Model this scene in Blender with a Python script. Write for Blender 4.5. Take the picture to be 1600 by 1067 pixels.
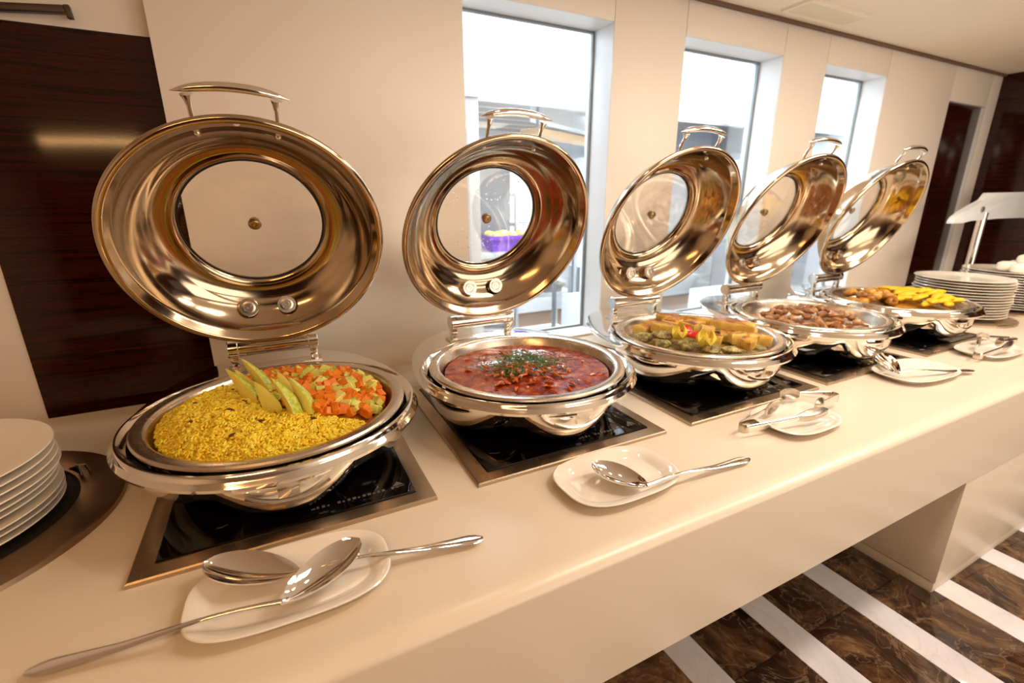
import bpy, bmesh, math, random
import numpy as np
from mathutils import Vector, Matrix
R = random.Random(7)
for o in list(bpy.data.objects): bpy.data.objects.remove(o)
SC = bpy.context.scene
S = 0.6            # metres per layout unit
ZF = -2.256        # floor height in layout units, camera at the origin, counter top at -1
def W(x, y, z): return Vector((x*S, y*S, (z-ZF)*S))
PI = math.pi

# ------------------------------------------------------------------ camera
cam = bpy.data.cameras.new('camera'); co = bpy.data.objects.new('camera', cam)
SC.collection.objects.link(co); SC.camera = co
cam.sensor_width = 36; cam.lens = 733.8/1600*36; cam.clip_start = .02; cam.clip_end = 60
Mr = [[0.89286335,-0.45031728,-0.00306399],[-0.1325114,-0.2562212,-0.95749226],[0.43039025,0.85531576,-0.28844269]]
rm = Matrix(((Mr[0][0],-Mr[1][0],-Mr[2][0]),(Mr[0][1],-Mr[1][1],-Mr[2][1]),(Mr[0][2],-Mr[1][2],-Mr[2][2])))
co.matrix_world = Matrix.Translation(W(0,0,0)) @ rm.to_4x4()
cam.dof.use_dof = True; cam.dof.focus_distance = 1.05; cam.dof.aperture_fstop = 3.0

# ------------------------------------------------------------------ world, lights, exposure
SC.view_settings.view_transform = 'Standard'; SC.view_settings.look = 'None'
SC.view_settings.gamma = 1; SC.view_settings.use_curve_mapping = False
SC.view_settings.exposure = 0.0
SC.cycles.max_bounces = 10; SC.cycles.sample_clamp_indirect = 6
wd = bpy.data.worlds.new('world'); SC.world = wd; wd.use_nodes = True
wd.node_tree.nodes['Background'].inputs[0].default_value = (1.0,.72,.48,1)
wd.node_tree.nodes['Background'].inputs[1].default_value = .15
def area(name, x, y, z, sx, sy, power, col, tgt=None, spread=180):
    l = bpy.data.lights.new(name, 'AREA'); l.shape = 'RECTANGLE'; l.size = sx*S; l.size_y = sy*S
    l.energy = power; l.color = col; l.spread = math.radians(spread)
    o = bpy.data.objects.new(name, l); SC.collection.objects.link(o); o.location = W(x,y,z)
    if tgt is not None:
        d = (W(*tgt)-W(x,y,z)).normalized(); o.rotation_euler = d.to_track_quat('-Z','Y').to_euler()
    return o
WARM = (1.0,.865,.72); AMBER = (1.0,.54,.20)
area('ceiling_panel_lamp', 2.3, .5, 1.33, 1.4, .4, 17, WARM)
area('ceiling_panel_lamp', 4.6, .4, 1.33, 1.8, .4, 25, WARM)
area('ceiling_panel_lamp', 5.8, -.8, 1.33, 1.0, .5, 7, WARM)
area('ceiling_strip_lamp', -1.5, -1.0, 1.33, 1.9, .16, 20, AMBER)
area('ceiling_panel_lamp', 3.0, -2.6, 1.33, 2.4, .7, 12, WARM)
area('added_front_fill', 4.0, -3.7, -.3, 6.0, 2.4, 56, WARM, (4.0,2,.4))  # added soft fill so the apron is lit from the front, no real lamp
for x in (1.0,2.1,3.2,4.3): area('ceiling_spot_lamp', x, 1.5, 1.34, .12, .12, 1.5, (1,.86,.68))
COOL = (.91,.97,1.0)
area('kitchen_fill_light', 2.2, 3.55, 2.3, 4.0, .5, 105, COOL)  # unseen area light added to brighten the bulkhead behind the glass
area('kitchen_fill_light', 6.2, 3.55, 2.3, 4.0, .5, 85, COOL)  # second added light for the bulkhead, farther right
area('kitchen_fill_light', 3.2, 6.0, 1.17, 3.0, .4, 120, COOL)
area('kitchen_fill_light', 7.5, 6.0, 1.17, 3.0, .4, 95, COOL)

# ------------------------------------------------------------------ materials
def mat(name, col, rough=.5, metal=0, spec=.5, coat=0, **k):
    m = bpy.data.materials.new(name); m.use_nodes = True
    b = m.node_tree.nodes['Principled BSDF']
    b.inputs['Base Color'].default_value = (*col,1); b.inputs['Roughness'].default_value = rough
    b.inputs['Metallic'].default_value = metal; b.inputs['Specular IOR Level'].default_value = spec
    b.inputs['Coat Weight'].default_value = coat
    for a,v in k.items(): b.inputs[a.replace('_',' ')].default_value = v
    return m
def N(m, t, **k):
    n = m.node_tree.nodes.new(t)
    for a,v in k.items():
        if a in n.inputs: n.inputs[a].default_value = v
        else: setattr(n, a, v)
    return n
def L(m, a, b): m.node_tree.links.new(a, b)
def coords(m, scale=(1,1,1), rot=(0,0,0)):
    tc = N(m,'ShaderNodeTexCoord'); mp = N(m,'ShaderNodeMapping')
    mp.inputs['Scale'].default_value = scale; mp.inputs['Rotation'].default_value = rot
    L(m, tc.outputs['Object'], mp.inputs[0]); return mp.outputs[0]
def noise_col(m, cols, scale=5, detail=6, rough=.6, stretch=(1,1,1), bump=0, bscale=None, dist=0, per=0):
    """cols: list of (pos,color)"""
    v = coords(m, stretch); b = m.node_tree.nodes['Principled BSDF']
    n = N(m,'ShaderNodeTexNoise'); n.inputs['Scale'].default_value = scale; n.inputs['Detail'].default_value = detail
    n.inputs['Roughness'].default_value = rough; n.inputs['Distortion'].default_value = dist
    L(m, v, n.inputs['Vector'])
    if per:
        oi = N(m,'ShaderNodeObjectInfo'); ad = N(m,'ShaderNodeVectorMath'); ad.operation = 'SCALE'
        cb = N(m,'ShaderNodeCombineXYZ'); L(m, oi.outputs['Random'], cb.inputs[0]); L(m, oi.outputs['Random'], cb.inputs[1])
        ad.inputs['Scale'].default_value = 37; L(m, cb.outputs[0], ad.inputs[0])
        a2 = N(m,'ShaderNodeVectorMath'); L(m, ad.outputs[0], a2.inputs[0]); L(m, v, a2.inputs[1]); L(m, a2.outputs[0], n.inputs['Vector'])
    r = N(m,'ShaderNodeValToRGB'); cr = r.color_ramp
    while len(cr.elements) < len(cols): cr.elements.new(.5)
    for e,(p,c) in zip(cr.elements, cols): e.position = p; e.color = (*c,1)
    L(m, n.outputs['Fac'], r.inputs[0]); L(m, r.outputs[0], b.inputs['Base Color'])
    if bump:
        n2 = N(m,'ShaderNodeTexNoise'); n2.inputs['Scale'].default_value = bscale or scale*3; n2.inputs['Detail'].default_value = 4
        L(m, v, n2.inputs['Vector'])
        bp = N(m,'ShaderNodeBump'); bp.inputs['Strength'].default_value = bump; bp.inputs['Distance'].default_value = .004
        L(m, n2.outputs['Fac'], bp.inputs['Height']); L(m, bp.outputs[0], b.inputs['Normal'])
    return r
M = {}
M['wall'] = mat('painted_wall_panel', (.84,.75,.66), .45)
M['white'] = mat('white_paint', (.86,.87,.88), .4)
M['ceil'] = mat('ceiling_paint', (.90,.80,.66), .7)
M['vent'] = mat('ceiling_panel', (.78,.70,.52), .6)
M['seam'] = mat('dark_joint', (.05,.025,.015), .6)
M['brown_trim'] = mat('brown_trim', (.16,.08,.04), .5)
M['counter'] = mat('white_solid_surface', (.68,.58,.46), .3)
def rough_noise(m, lo, hi, scale, stretch=(1,1,1)):
    v = coords(m, stretch); n = N(m,'ShaderNodeTexNoise'); n.inputs['Scale'].default_value = scale
    n.inputs['Detail'].default_value = 5; L(m, v, n.inputs['Vector'])
    mr = N(m,'ShaderNodeMapRange'); mr.inputs['To Min'].default_value = lo; mr.inputs['To Max'].default_value = hi
    mr.inputs['From Min'].default_value = .3; mr.inputs['From Max'].default_value = .7
    L(m, n.outputs['Fac'], mr.inputs['Value']); L(m, mr.outputs[0], m.node_tree.nodes['Principled BSDF'].inputs['Roughness'])
M['chrome'] = mat('polished_steel', (.86,.80,.72), .07, 1); rough_noise(M['chrome'], .04, .11, 14)
M['lidsteel'] = mat('lid_steel', (.52,.40,.27), .12, 1); rough_noise(M['lidsteel'], .07, .19, 9)
M['cutlery'] = mat('cutlery_steel', (.90,.86,.82), .05, 1)
M['satin'] = mat('satin_steel', (.66,.57,.47), .3, 1); rough_noise(M['satin'], .24, .29, 20, (1,1,1))
M['frame'] = mat('brushed_frame_steel', (.50,.39,.28), .28, 1); rough_noise(M['frame'], .25, .32, 8)
M['ringsteel'] = mat('brown_steel_ring', (.36,.25,.16), .36, 1); rough_noise(M['ringsteel'], .28, .42, 12)
M['darkmetal'] = mat('dark_metal', (.10,.08,.07), .4, 1)
M['brass'] = mat('brass_knob', (.42,.30,.16), .3, 1)
M['blackglass'] = mat('black_ceramic_glass', (.002,.0015,.0015), .04, spec=.3)
M['mark'] = mat('printed_grey_marks', (.10,.09,.08), .5)
M['china'] = mat('white_porcelain', (.78,.71,.62), .09, coat=.4, Coat_Roughness=.05)
M['plate'] = mat('stacked_porcelain', (.78,.69,.57), .15)
M['hole'] = mat('well_shade_gasket_black', (.01,.007,.005), .7)  # near black: painted shade of the dispenser hole, also the lid gasket
M['gasket'] = mat('grey_gasket', (.22,.24,.25), .5)
M['screw'] = mat('screw_grey', (.35,.30,.25), .4, .8)
def wood(name, a, b, c, scale=3):
    m = mat(name, a, .10, spec=.35)
    noise_col(m, [(.30,a),(.48,b),(.60,a),(.74,c)], scale=scale, detail=8, rough=.7, stretch=(.35,.35,14), dist=.3, per=1)
    return m
M['wood'] = wood('ebony_veneer', (.004,.0006,.0004), (.040,.006,.002), (.13,.020,.006), 5)
M['kwhite'] = mat('kitchen_white', (.80,.84,.87), .4)
M['kgrey'] = mat('kitchen_grey', (.34,.35,.38), .4)
M['kdark'] = mat('kitchen_dark', (.10,.11,.13), .4)
M['ksteel'] = mat('kitchen_steel', (.55,.58,.60), .35, .8)
M['kceil'] = mat('kitchen_louvre', (.40,.37,.35), .5)
M['kbeige'] = mat('kitchen_beige_board', (.75,.50,.28), .5)
M['purple'] = mat('purple_plastic', (.20,.06,.55), .35)
M['kyellow'] = mat('yellow_plastic', (.75,.65,.08), .4)
M['emit'] = mat('lamp_diffuser', (1,.95,.9)); M['emit'].node_tree.nodes['Principled BSDF'].inputs['Emission Color'].default_value=(1,.85,.7,1); M['emit'].node_tree.nodes['Principled BSDF'].inputs['Emission Strength'].default_value=4
def glassmat(name, tint=(1,1,1), base=.04, top=.5):
    m = bpy.data.materials.new(name); m.use_nodes = True; nt = m.node_tree; nt.nodes.clear()
    o = N(m,'ShaderNodeOutputMaterial'); t = N(m,'ShaderNodeBsdfTransparent'); g = N(m,'ShaderNodeBsdfGlossy'); mx = N(m,'ShaderNodeMixShader')
    t.inputs[0].default_value = (*tint,1); g.inputs['Roughness'].default_value = .03
    lw = N(m,'ShaderNodeLayerWeight'); lw.inputs[0].default_value = .25
    mr = N(m,'ShaderNodeMapRange'); mr.inputs['To Min'].default_value = base; mr.inputs['To Max'].default_value = top
    L(m, lw.outputs['Fresnel'], mr.inputs['Value']); L(m, mr.outputs[0], mx.inputs[0])
    L(m, t.outputs[0], mx.inputs[1]); L(m, g.outputs[0], mx.inputs[2]); L(m, mx.outputs[0], o.inputs[0]); return m
M['pane'] = glassmat('window_glass', (.97,.99,1.0))
M['lidglass'] = glassmat('lid_glass', (.97,.95,.92), .03, .4)
M['drop'] = mat('water_droplets', (1,1,1), .02, 0, Transmission_Weight=1, IOR=1.33)
M['rice'] = mat('yellow_rice', (.90,.60,.02), .45, Subsurface_Weight=.25, Subsurface_Scale=.006)
M['rice'].node_tree.nodes['Principled BSDF'].inputs['Subsurface Radius'].default_value = (1,.6,.1)
noise_col(M['rice'], [(.35,(.90,.57,.015)),(.6,(.96,.72,.05)),(.8,(.97,.80,.16))], scale=60, detail=3)
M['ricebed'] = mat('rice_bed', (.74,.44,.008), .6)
M['raisin'] = mat('raisin', (.10,.018,.005), .35)
M['carrot'] = mat('carrot', (.75,.16,.008), .4, spec=.3)
noise_col(M['carrot'], [(.35,(.58,.11,.005)),(.65,(.78,.23,.010))], scale=25, per=1)
M['zucc'] = mat('zucchini', (.62,.58,.10), .4, spec=.3)
noise_col(M['zucc'], [(.35,(.34,.34,.03)),(.5,(.58,.52,.10)),(.7,(.80,.70,.22))], scale=18, per=1)
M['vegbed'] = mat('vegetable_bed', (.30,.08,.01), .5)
M['flesh'] = mat('squash_flesh', (.80,.70,.10), .35, Subsurface_Weight=.2, Subsurface_Scale=.01)
noise_col(M['flesh'], [(.3,(.78,.68,.10)),(.7,(.88,.80,.24))], scale=14)
M['skin'] = mat('squash_skin', (.40,.46,.04), .3)
noise_col(M['skin'], [(.35,(.26,.36,.02)),(.5,(.48,.50,.05)),(.62,(.60,.58,.14))], scale=110, detail=4)
M['stew'] = mat('tomato_stew', (.30,.03,.006), .10, spec=.35)
noise_col(M['stew'], [(.34,(.10,.008,.003)),(.47,(.22,.020,.004)),(.57,(.34,.055,.010)),(.65,(.52,.16,.035)),(.73,(.16,.012,.003))], scale=34, detail=9, rough=.7, bump=.8, bscale=45)
M['herb'] = mat('chopped_herbs', (.03,.10,.008), .5)
noise_col(M['herb'], [(.3,(.018,.075,.006)),(.7,(.09,.22,.02))], scale=60)
M['stewbit'] = mat('stew_carrot', (.55,.10,.01), .15)
noise_col(M['stewbit'], [(.3,(.40,.04,.005)),(.7,(.62,.14,.012))], scale=20, per=1)
M['pinkbit'] = mat('stew_meat', (.55,.22,.14), .2)
M['frit'] = mat('frittata', (.72,.50,.08), .4, Subsurface_Weight=.1, Subsurface_Scale=.01)
noise_col(M['frit'], [(.32,(.34,.15,.02)),(.44,(.68,.42,.07)),(.6,(.80,.57,.16)),(.8,(.60,.46,.10))], scale=16, detail=7, bump=.6, bscale=40, per=1)
M['fritcrust'] = mat('browned_crust', (.45,.20,.03), .4)
noise_col(M['fritcrust'], [(.38,(.20,.055,.012)),(.5,(.46,.19,.025)),(.68,(.74,.47,.09))], scale=22, detail=6, bump=.5, bscale=30, per=1)
M['pepper'] = mat('red_pepper', (.60,.02,.006), .2, coat=.4)
M['lemon'] = mat('lemon_rind', (.72,.55,.06), .4)
M['lemonf'] = mat('lemon_flesh', (.80,.66,.20), .4)
M['patty'] = mat('herbed_patty', (.4,.36,.12), .5)
noise_col(M['patty'], [(.38,(.07,.06,.012)),(.5,(.30,.22,.06)),(.66,(.52,.42,.20))], scale=55, detail=5, bump=.7, bscale=60)
M['meat'] = mat('braised_meat', (.26,.10,.03), .22, coat=.4)
noise_col(M['meat'], [(.3,(.14,.045,.012)),(.5,(.34,.14,.045)),(.75,(.50,.26,.11))], scale=20, detail=5, bump=.5, bscale=40, per=1)
M['roast'] = mat('roasted_vegetable', (.35,.13,.02), .3)
noise_col(M['roast'], [(.3,(.08,.02,.006)),(.5,(.42,.16,.02)),(.62,(.55,.34,.04)),(.8,(.45,.05,.01))], scale=14, detail=5, per=1)
M['potato'] = mat('yellow_potato', (.74,.47,.015), .4, spec=.3)
M['cream'] = mat('cream_cups', (.95,.90,.78), .3)
def marble(name, cols, scale, vein):
    m = mat(name, cols[0][1], .07, coat=.3)
    r = noise_col(m, cols, scale=scale, detail=10, rough=.72, dist=1.6, per=1, stretch=(1,.8,1))
    b = m.node_tree.nodes['Principled BSDF']
    v = coords(m); n = N(m,'ShaderNodeTexNoise'); n.inputs['Scale'].default_value = vein[0]; n.inputs['Distortion'].default_value = 2.5; n.inputs['Detail'].default_value = 6
    oi = N(m,'ShaderNodeObjectInfo'); ml = N(m,'ShaderNodeMath'); ml.operation='MULTIPLY'; ml.inputs[1].default_value=30; L(m, oi.outputs['Random'], ml.inputs[0])
    vv = N(m,'ShaderNodeVectorMath'); L(m, v, vv.inputs[0]); L(m, ml.outputs[0], vv.inputs[1]); L(m, vv.outputs[0], n.inputs['Vector'])
    r2 = N(m,'ShaderNodeValToRGB'); e = r2.color_ramp.elements; e[0].position=.485; e[0].color=(0,0,0,1); e[1].position=.5; e[1].color=(1,1,1,1)
    x = r2.color_ramp.elements.new(.515); x.color=(0,0,0,1)
    L(m, n.outputs['Fac'], r2.inputs[0]); ms = N(m,'ShaderNodeMath'); ms.operation='MULTIPLY'; ms.inputs[1].default_value=vein[1]; L(m, r2.outputs[0], ms.inputs[0])
    mx = N(m,'ShaderNodeMix'); mx.data_type='RGBA'; L(m, ms.outputs[0], mx.inputs[0]); L(m, r.outputs[0], mx.inputs[6]); mx.inputs[7].default_value=(*vein[2],1)
    L(m, mx.outputs[2], b.inputs['Base Color']); return m
M['dmarble'] = marble('dark_emperador_marble', [(.36,(.008,.004,.003)),(.48,(.040,.018,.010)),(.58,(.12,.060,.028)),(.68,(.26,.15,.065)),(.80,(.06,.028,.014))], 5.0, (4.5,.30,(.42,.30,.18)))
M['wmarble'] = marble('white_marble', [(.3,(.58,.55,.57)),(.6,(.70,.67,.70))], 2.5, (3,.35,(.5,.47,.46)))

# ------------------------------------------------------------------ mesh helpers (all in layout units, scaled by S when built)
class MB:
    def __init__(s): s.v = []; s.f = []; s.m = []
    def add(s, vs, fs, mi=0):
        b = len(s.v); s.v += [tuple(v) for v in vs]; s.f += [tuple(i+b for i in f) for f in fs]; s.m += [mi]*len(fs)
    def box(s, x0,x1,y0,y1,z0,z1, mi=0):
        s.add([(x0,y0,z0),(x1,y0,z0),(x1,y1,z0),(x0,y1,z0),(x0,y0,z1),(x1,y0,z1),(x1,y1,z1),(x0,y1,z1)],
              [(0,3,2,1),(4,5,6,7),(0,1,5,4),(1,2,6,5),(2,3,7,6),(3,0,4,7)], mi)
    def lathe(s, prof, n=48, f=None, mi=0, tr=None):
        """prof [(r,z)], f(r,z,a)->(r,z); r=0 ends become a point"""
        vs=[]; rows=[]
        for r,z in prof:
            if r < 1e-6:
                rows.append([len(vs)]*n); vs.append((0,0,z))
            else:
                row=[]
                for i in range(n):
                    a=2*PI*i/n; rr,zz=(r,z) if f is None else f(r,z,a)
                    row.append(len(vs)); vs.append((rr*math.cos(a), rr*math.sin(a), zz))
                rows.append(row)
        fs=[]
        for p,q in zip(rows,rows[1:]):
            for i in range(n):
                j=(i+1)%n; c=[p[i],p[j],q[j],q[i]]; d=[]
                for k in c:
                    if k not in d: d.append(k)
                if len(d)>2: fs.append(tuple(d))
        if tr: vs=[tr(v) for v in vs]
        s.add(vs, fs, mi)
    def tube(s, pts, rad, n=12, mi=0, flat=None, upv=(0,0,1)):
        """rad: list of (a,b) half sizes sideways / up"""
        pts=[Vector(p) for p in pts]; vs=[]; m=len(pts)
        for i,p in enumerate(pts):
            t=(pts[min(i+1,m-1)]-pts[max(i-1,0)]).normalized()
            u=Vector(upv); 
            if abs(t.dot(u))>.98: u=Vector((0,1,0))
            sd=t.cross(u).normalized(); up=sd.cross(t).normalized()
            a,b=rad[i] if isinstance(rad[i],(tuple,list)) else (rad[i],rad[i])
            for k in range(n):
                c=2*PI*k/n; vs.append(p+sd*(a*math.cos(c))+up*(b*math.sin(c)))
        fs=[]
        for i in range(m-1):
            for k in range(n):
                j=(k+1)%n; fs.append((i*n+k,i*n+j,(i+1)*n+j,(i+1)*n+k))
        fs.append(tuple(range(n))[::-1]); fs.append(tuple((m-1)*n+k for k in range(n)))
        s.add(vs,fs,mi)
    def prism(s, outline, z0, z1, mi=0, tr=None):
        n=len(outline); vs=[(x,y,z0) for x,y in outline]+[(x,y,z1) for x,y in outline]
        fs=[tuple(range(n))[::-1], tuple(range(n,2*n))]+[(i,(i+1)%n,(i+1)%n+n,i+n) for i in range(n)]
        if tr: vs=[tr(v) for v in vs]
        s.add(vs,fs,mi)
    def ball(s, c, r, nu=12, nv=7, mi=0, jit=0, rnd=None):
        vs=[]; rx,ry,rz=r if isinstance(r,tuple) else (r,r,r)
        vs.append((c[0],c[1],c[2]-rz))
        for i in range(1,nv):
            a=-PI/2+PI*i/nv
            for k in range(nu):
                b=2*PI*k/nu; j=1+(rnd.uniform(-jit,jit) if rnd else 0)
                vs.append((c[0]+rx*math.cos(a)*math.cos(b)*j, c[1]+ry*math.cos(a)*math.sin(b)*j, c[2]+rz*math.sin(a)*j))
        vs.append((c[0],c[1],c[2]+rz)); t=len(vs)-1; fs=[]
        for k in range(nu):
            j=(k+1)%nu; fs.append((0,1+j,1+k))
            for i in range(nv-2):
                a=1+i*nu; fs.append((a+k,a+j,a+nu+j,a+nu+k))
            fs.append((1+(nv-2)*nu+k,1+(nv-2)*nu+j,t))
        s.add(vs,fs,mi)
    def mesh(s, name, mats, smooth=True, bevel=0, bseg=2):
        bm=bmesh.new(); vv=[bm.verts.new((x*S,y*S,z*S)) for x,y,z in s.v]
        for f,mi in zip(s.f,s.m):
            try: fc=bm.faces.new([vv[i] for i in f]); fc.material_index=mi
            except ValueError: pass
        if bevel:
            bmesh.ops.bevel(bm, geom=[e for e in bm.edges], offset=bevel*S, segments=bseg, profile=.6, affect='EDGES', clamp_overlap=True)
        bmesh.ops.recalc_face_normals(bm, faces=bm.faces)
        me=bpy.data.meshes.new(name); bm.to_mesh(me); bm.free()
        for m in (mats if isinstance(mats,(list,tuple)) else [mats]): me.materials.append(m)
        if smooth:
            me.shade_smooth(); me.set_sharp_from_angle(angle=math.radians(38))
        return me
    def obj(s, name, mats, parent=None, loc=None, **k):
        o=bpy.data.objects.new(name, s.mesh(name, mats, **k)); SC.collection.objects.link(o)
        if parent is not None: o.parent=parent
        if loc is not None: o.location=loc if parent is None else Vector(loc)*S
        return o
def tag(o, label=None, cat=None, group=None, kind=None):
    if label: o['label']=label
    if cat: o['category']=cat
    if group: o['group']=group
    if kind: o['kind']=kind
    return o
def thing(name, loc, label=None, cat=None, group=None, kind=None, rz=0):
    o=bpy.data.objects.new(name,None); SC.collection.objects.link(o); o.location=loc; o.rotation_euler=(0,0,rz); o.empty_display_size=.05
    return tag(o,label,cat,group,kind)
KIDS={}
def kids(o): return [c for c in bpy.data.objects if c.parent==o]
def copy_tree(o, parent=None):
    c=o.copy(); SC.collection.objects.link(c)
    if parent is not None: c.parent=parent
    for ch in kids(o): copy_tree(ch,c)
    return c
def bx(name, m, x0,x1,y0,y1,z0,z1, parent=None, bevel=0, **k):
    """box in world layout coordinates, origin at its base centre"""
    cx,cy=(x0+x1)/2,(y0+y1)/2; b=MB(); b.box(x0-cx,x1-cx,y0-cy,y1-cy,0,z1-z0)
    o=b.obj(name,m,bevel=bevel); o.location=W(cx,cy,z0)
    if parent is not None: o.parent=parent; o.location=W(cx,cy,z0)-parent.location
    return tag(o,**k)
ST=dict(kind='structure')

# ------------------------------------------------------------------ room shell
CZ=1.355; WY=2.843
fl=bx('floor', M['brown_trim'], -4,9.8,-4,8.6,ZF-.06,ZF-.012, **ST)
whites=[(x,x+.19) for x in (.365,.955,1.55,2.14,2.715,3.285,3.88,4.47,5.06,5.65)]
edges=[]; prev=-.2
for a,b in whites: edges.append(('dark_marble_slab',prev,a)); edges.append(('white_marble_slab',a,b)); prev=b
edges.append(('dark_marble_slab',prev,6.4))
for nm,a,b in edges:
    ys=[-1.6,-.35,1.05,2.84] if nm[0]=='d' else [-1.6,.25,2.84]
    for y0,y1 in zip(ys,ys[1:]):
        bx(nm, M['dmarble' if nm[0]=='d' else 'wmarble'], a+.0015,b-.0015,y0+.0015,y1-.0015,ZF-.012,ZF, parent=fl, bevel=.001)
bx('ceiling', M['ceil'], -4,7.9,-4,WY+.3,CZ,CZ+.08, **ST)
bx('trim_1', M['brown_trim'], -.36,7.75,WY-.03,WY-.006,CZ-.022,CZ-.002, **ST)
v=thing('ceiling_vent', W(3.99,2.6,CZ-.02), 'square yellowish flush panel set in the ceiling near the wall','ceiling panel')
b=MB(); b.box(-.34,.34,-.09,.09,0,.012); b.obj('diffuser', M['vent'], v, bevel=.004)
b=MB()
for a in ((-.37,-.34,-.12,.12),(.34,.37,-.12,.12),(-.34,.34,-.12,-.09),(-.34,.34,.09,.12)): b.box(*a,0,.02)
b.obj('frame', M['ceil'], v, smooth=False)
# back wall: white core with window openings, beige panels in front
wl=thing('wall_back', W(3,WY+.1,ZF), **ST)
WIN=[(1.13,2.187),(2.82,3.90),(4.47,5.42)]; WT=1.11; WB=-.985; GY=3.07
def wb(name,m,*a,**k): return bx(name,M[m],*a,parent=wl,**k)
piers=[(-.36,1.13),(2.187,2.82),(3.90,4.47),(5.42,6.67),(7.52,7.75)]
for a,c in piers: wb('pier','white',a+.002,c-.002,WY+.012,GY+.06,ZF,CZ)
for a,c in WIN: wb('header','white',a,c,WY+.012,GY+.06,WT,CZ); wb('sill_wall','white',a,c,WY+.012,GY+.06,ZF,WB)
wb('header','white',6.67,7.52,WY+.012,GY+.06,1.0,CZ)
for a,c in piers: wb('wall_panel','wall',a+.002,c-.002,WY,WY+.012,ZF,CZ-.024,bevel=.002)
for a,c in WIN: wb('wall_panel','wall',a+.002,c-.002,WY,WY+.012,WT,CZ-.024,bevel=.002); wb('wall_panel','wall',a+.002,c-.002,WY,WY+.012,ZF,WB,bevel=.002)
wb('wall_panel','wall',6.672,7.518,WY,WY+.012,1.0,CZ-.024,bevel=.002)
# left recess with dark veneer door
RY=2.93
wb('recess_wall','wall',-4,-.30,RY,RY+.12,.715,CZ); wb('recess_wall','wall',-4,-1.10,RY,RY+.12,ZF,.715)
wb('wall_return','wall',-.358,-.340,WY+.013,RY,ZF,CZ)
wd1=thing('door_1', W(-.75,RY,ZF), **ST)
b=MB(); b.box(-.348,.44,-.01,.05,.02,.71-ZF); b.obj('door_leaf', M['wood'], wd1, bevel=.004)
b=MB(); b.box(-.12,.16,-.05,-.01,0,.028); b.box(.16,.18,-.05,-.02,-.02,.03); o=b.obj('door_closer', M['darkmetal'], wd1, bevel=.004); o.location=Vector((-.05,-.01,.665-ZF+.075))*S; o.rotation_euler=(0,-.1,0)
b=MB(); b.box(-.02,.02,-.03,-.01,0,.09); o=b.obj('hinge', M['darkmetal'], wd1, bevel=.004); o.location=Vector((-.30,.0,.60-ZF))*S
# far right door
wd2=thing('door_2', W(7.095,WY+.06,ZF), **ST)
b=MB(); b.box(-.42,.42,-.02,.03,.0,.998-ZF); b.obj('door_leaf', M['wood'], wd2, bevel=.004)
bx('wall_right', M['wood'], 7.75,7.87,-4,GY+.06,ZF,CZ, **ST)
bx('wall_left', M['wall'], -4.12,-4,-4,RY+.1,ZF,CZ, **ST)
bx('wall_front', M['wood'], -4,7.75,-4.12,-4,ZF,CZ, **ST)
# windows
for i,(a,c) in enumerate(WIN):
    w=thing('window_%d'%(i+1), W((a+c)/2,GY,WB), **ST); hw=(c-a)/2; H=WT-WB
    b=MB()
    for q in ((-hw,-hw+.014,0,H),(hw-.014,hw,0,H)): b.box(q[0],q[1],-.012,.012,q[2],q[3])
    b.box(-hw+.014,hw-.014,-.012,.012,H-.014,H); b.box(-hw+.014,hw-.014,-.012,.012,0,.014)
    b.obj('window_frame', M['gasket'], w)
    b=MB(); b.box(-hw+.014,hw-.014,-.004,.004,.014,H-.014); b.obj('pane', M['pane'], w, smooth=False)
    for sx in (-1,1):
        b=MB(); x=sx*(hw-.010); b.box(min(x,x-sx*.0),max(x,x+sx*.009),-.20,-.013,0,H)
    b=MB()
# ------------------------------------------------------------------ kitchen behind the glass
KC=1.2
bx('wall_kitchen_back', M['kwhite'], .3,9.8,8.4,8.5,ZF,2.4, **ST)
bx('wall_kitchen_left', M['kgrey'], .2,.3,3.13,8.5,ZF,2.4, **ST)
bx('wall_kitchen_right', M['kwhite'], 9.7,9.8,3.13,8.5,ZF,2.4, **ST)
bx('ceiling_kitchen_front', M['kwhite'], .3,9.7,3.13,4.2,2.4,2.46, **ST)
bx('wall_above_windows', M['kwhite'], .3,9.7,3.13,3.2,CZ+.02,2.4, **ST)
kb=bx('trim_2', M['kwhite'], .3,9.7,4.2,4.32,.86,2.4, **ST)
bx('trim_3', M['kwhite'], .3,9.7,4.16,4.2,.83,.99, bevel=.01, **ST)
kc=bx('ceiling_kitchen', M['kceil'], .3,9.7,4.32,8.4,KC+.02,KC+.08, **ST)
for k in range(60):
    bx('louvre_slat', M['kwhite'] if k%6==0 else M['kceil'], 1.2,6.4,4.4+k*.066,4.4+k*.066+.03,KC,KC+.02, parent=kc)
for x,y in ((3.36,5.2),(3.5,6.2),(5.6,5.6),(7.6,6.3)):
    t=thing('ceiling_spotlight', W(x,y,KC-.03), 'round lit downlight in the kitchen ceiling seen through the windows','ceiling light','kitchen downlights')
    b=MB(); b.lathe([(0,.0),(.055,0),(.055,.012)],20); b.obj('diffuser', M['emit'], t)
    b=MB(); b.lathe([(.057,.012),(.057,-.004),(.075,-.004),(.078,.03),(.057,.03)],20); b.obj('bezel', M['kwhite'], t)
t=bx('hanging_beam', M['kwhite'], -.8,.8,-.09,.09,.8,.98, bevel=.01, label='white boxed duct hanging under the kitchen ceiling, behind the tallest window', cat='duct'); t.location=W(3.6,5.5,.86); t.rotation_euler=(0,0,.5)
t=bx('wood_board', M['kbeige'], -.75,.75,-.12,.12,.6,.66, bevel=.008, label='long orange-beige board hung below the white kitchen duct', cat='board'); t.location=W(3.2,4.9,.64); t.rotation_euler=(0,0,.42)
for sx in (-.6,.6):
    b=MB(); b.box(sx-.012,sx+.012,-.012,.012,.061,.56); b.obj('hanger_rod', M['ksteel'], t)
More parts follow.
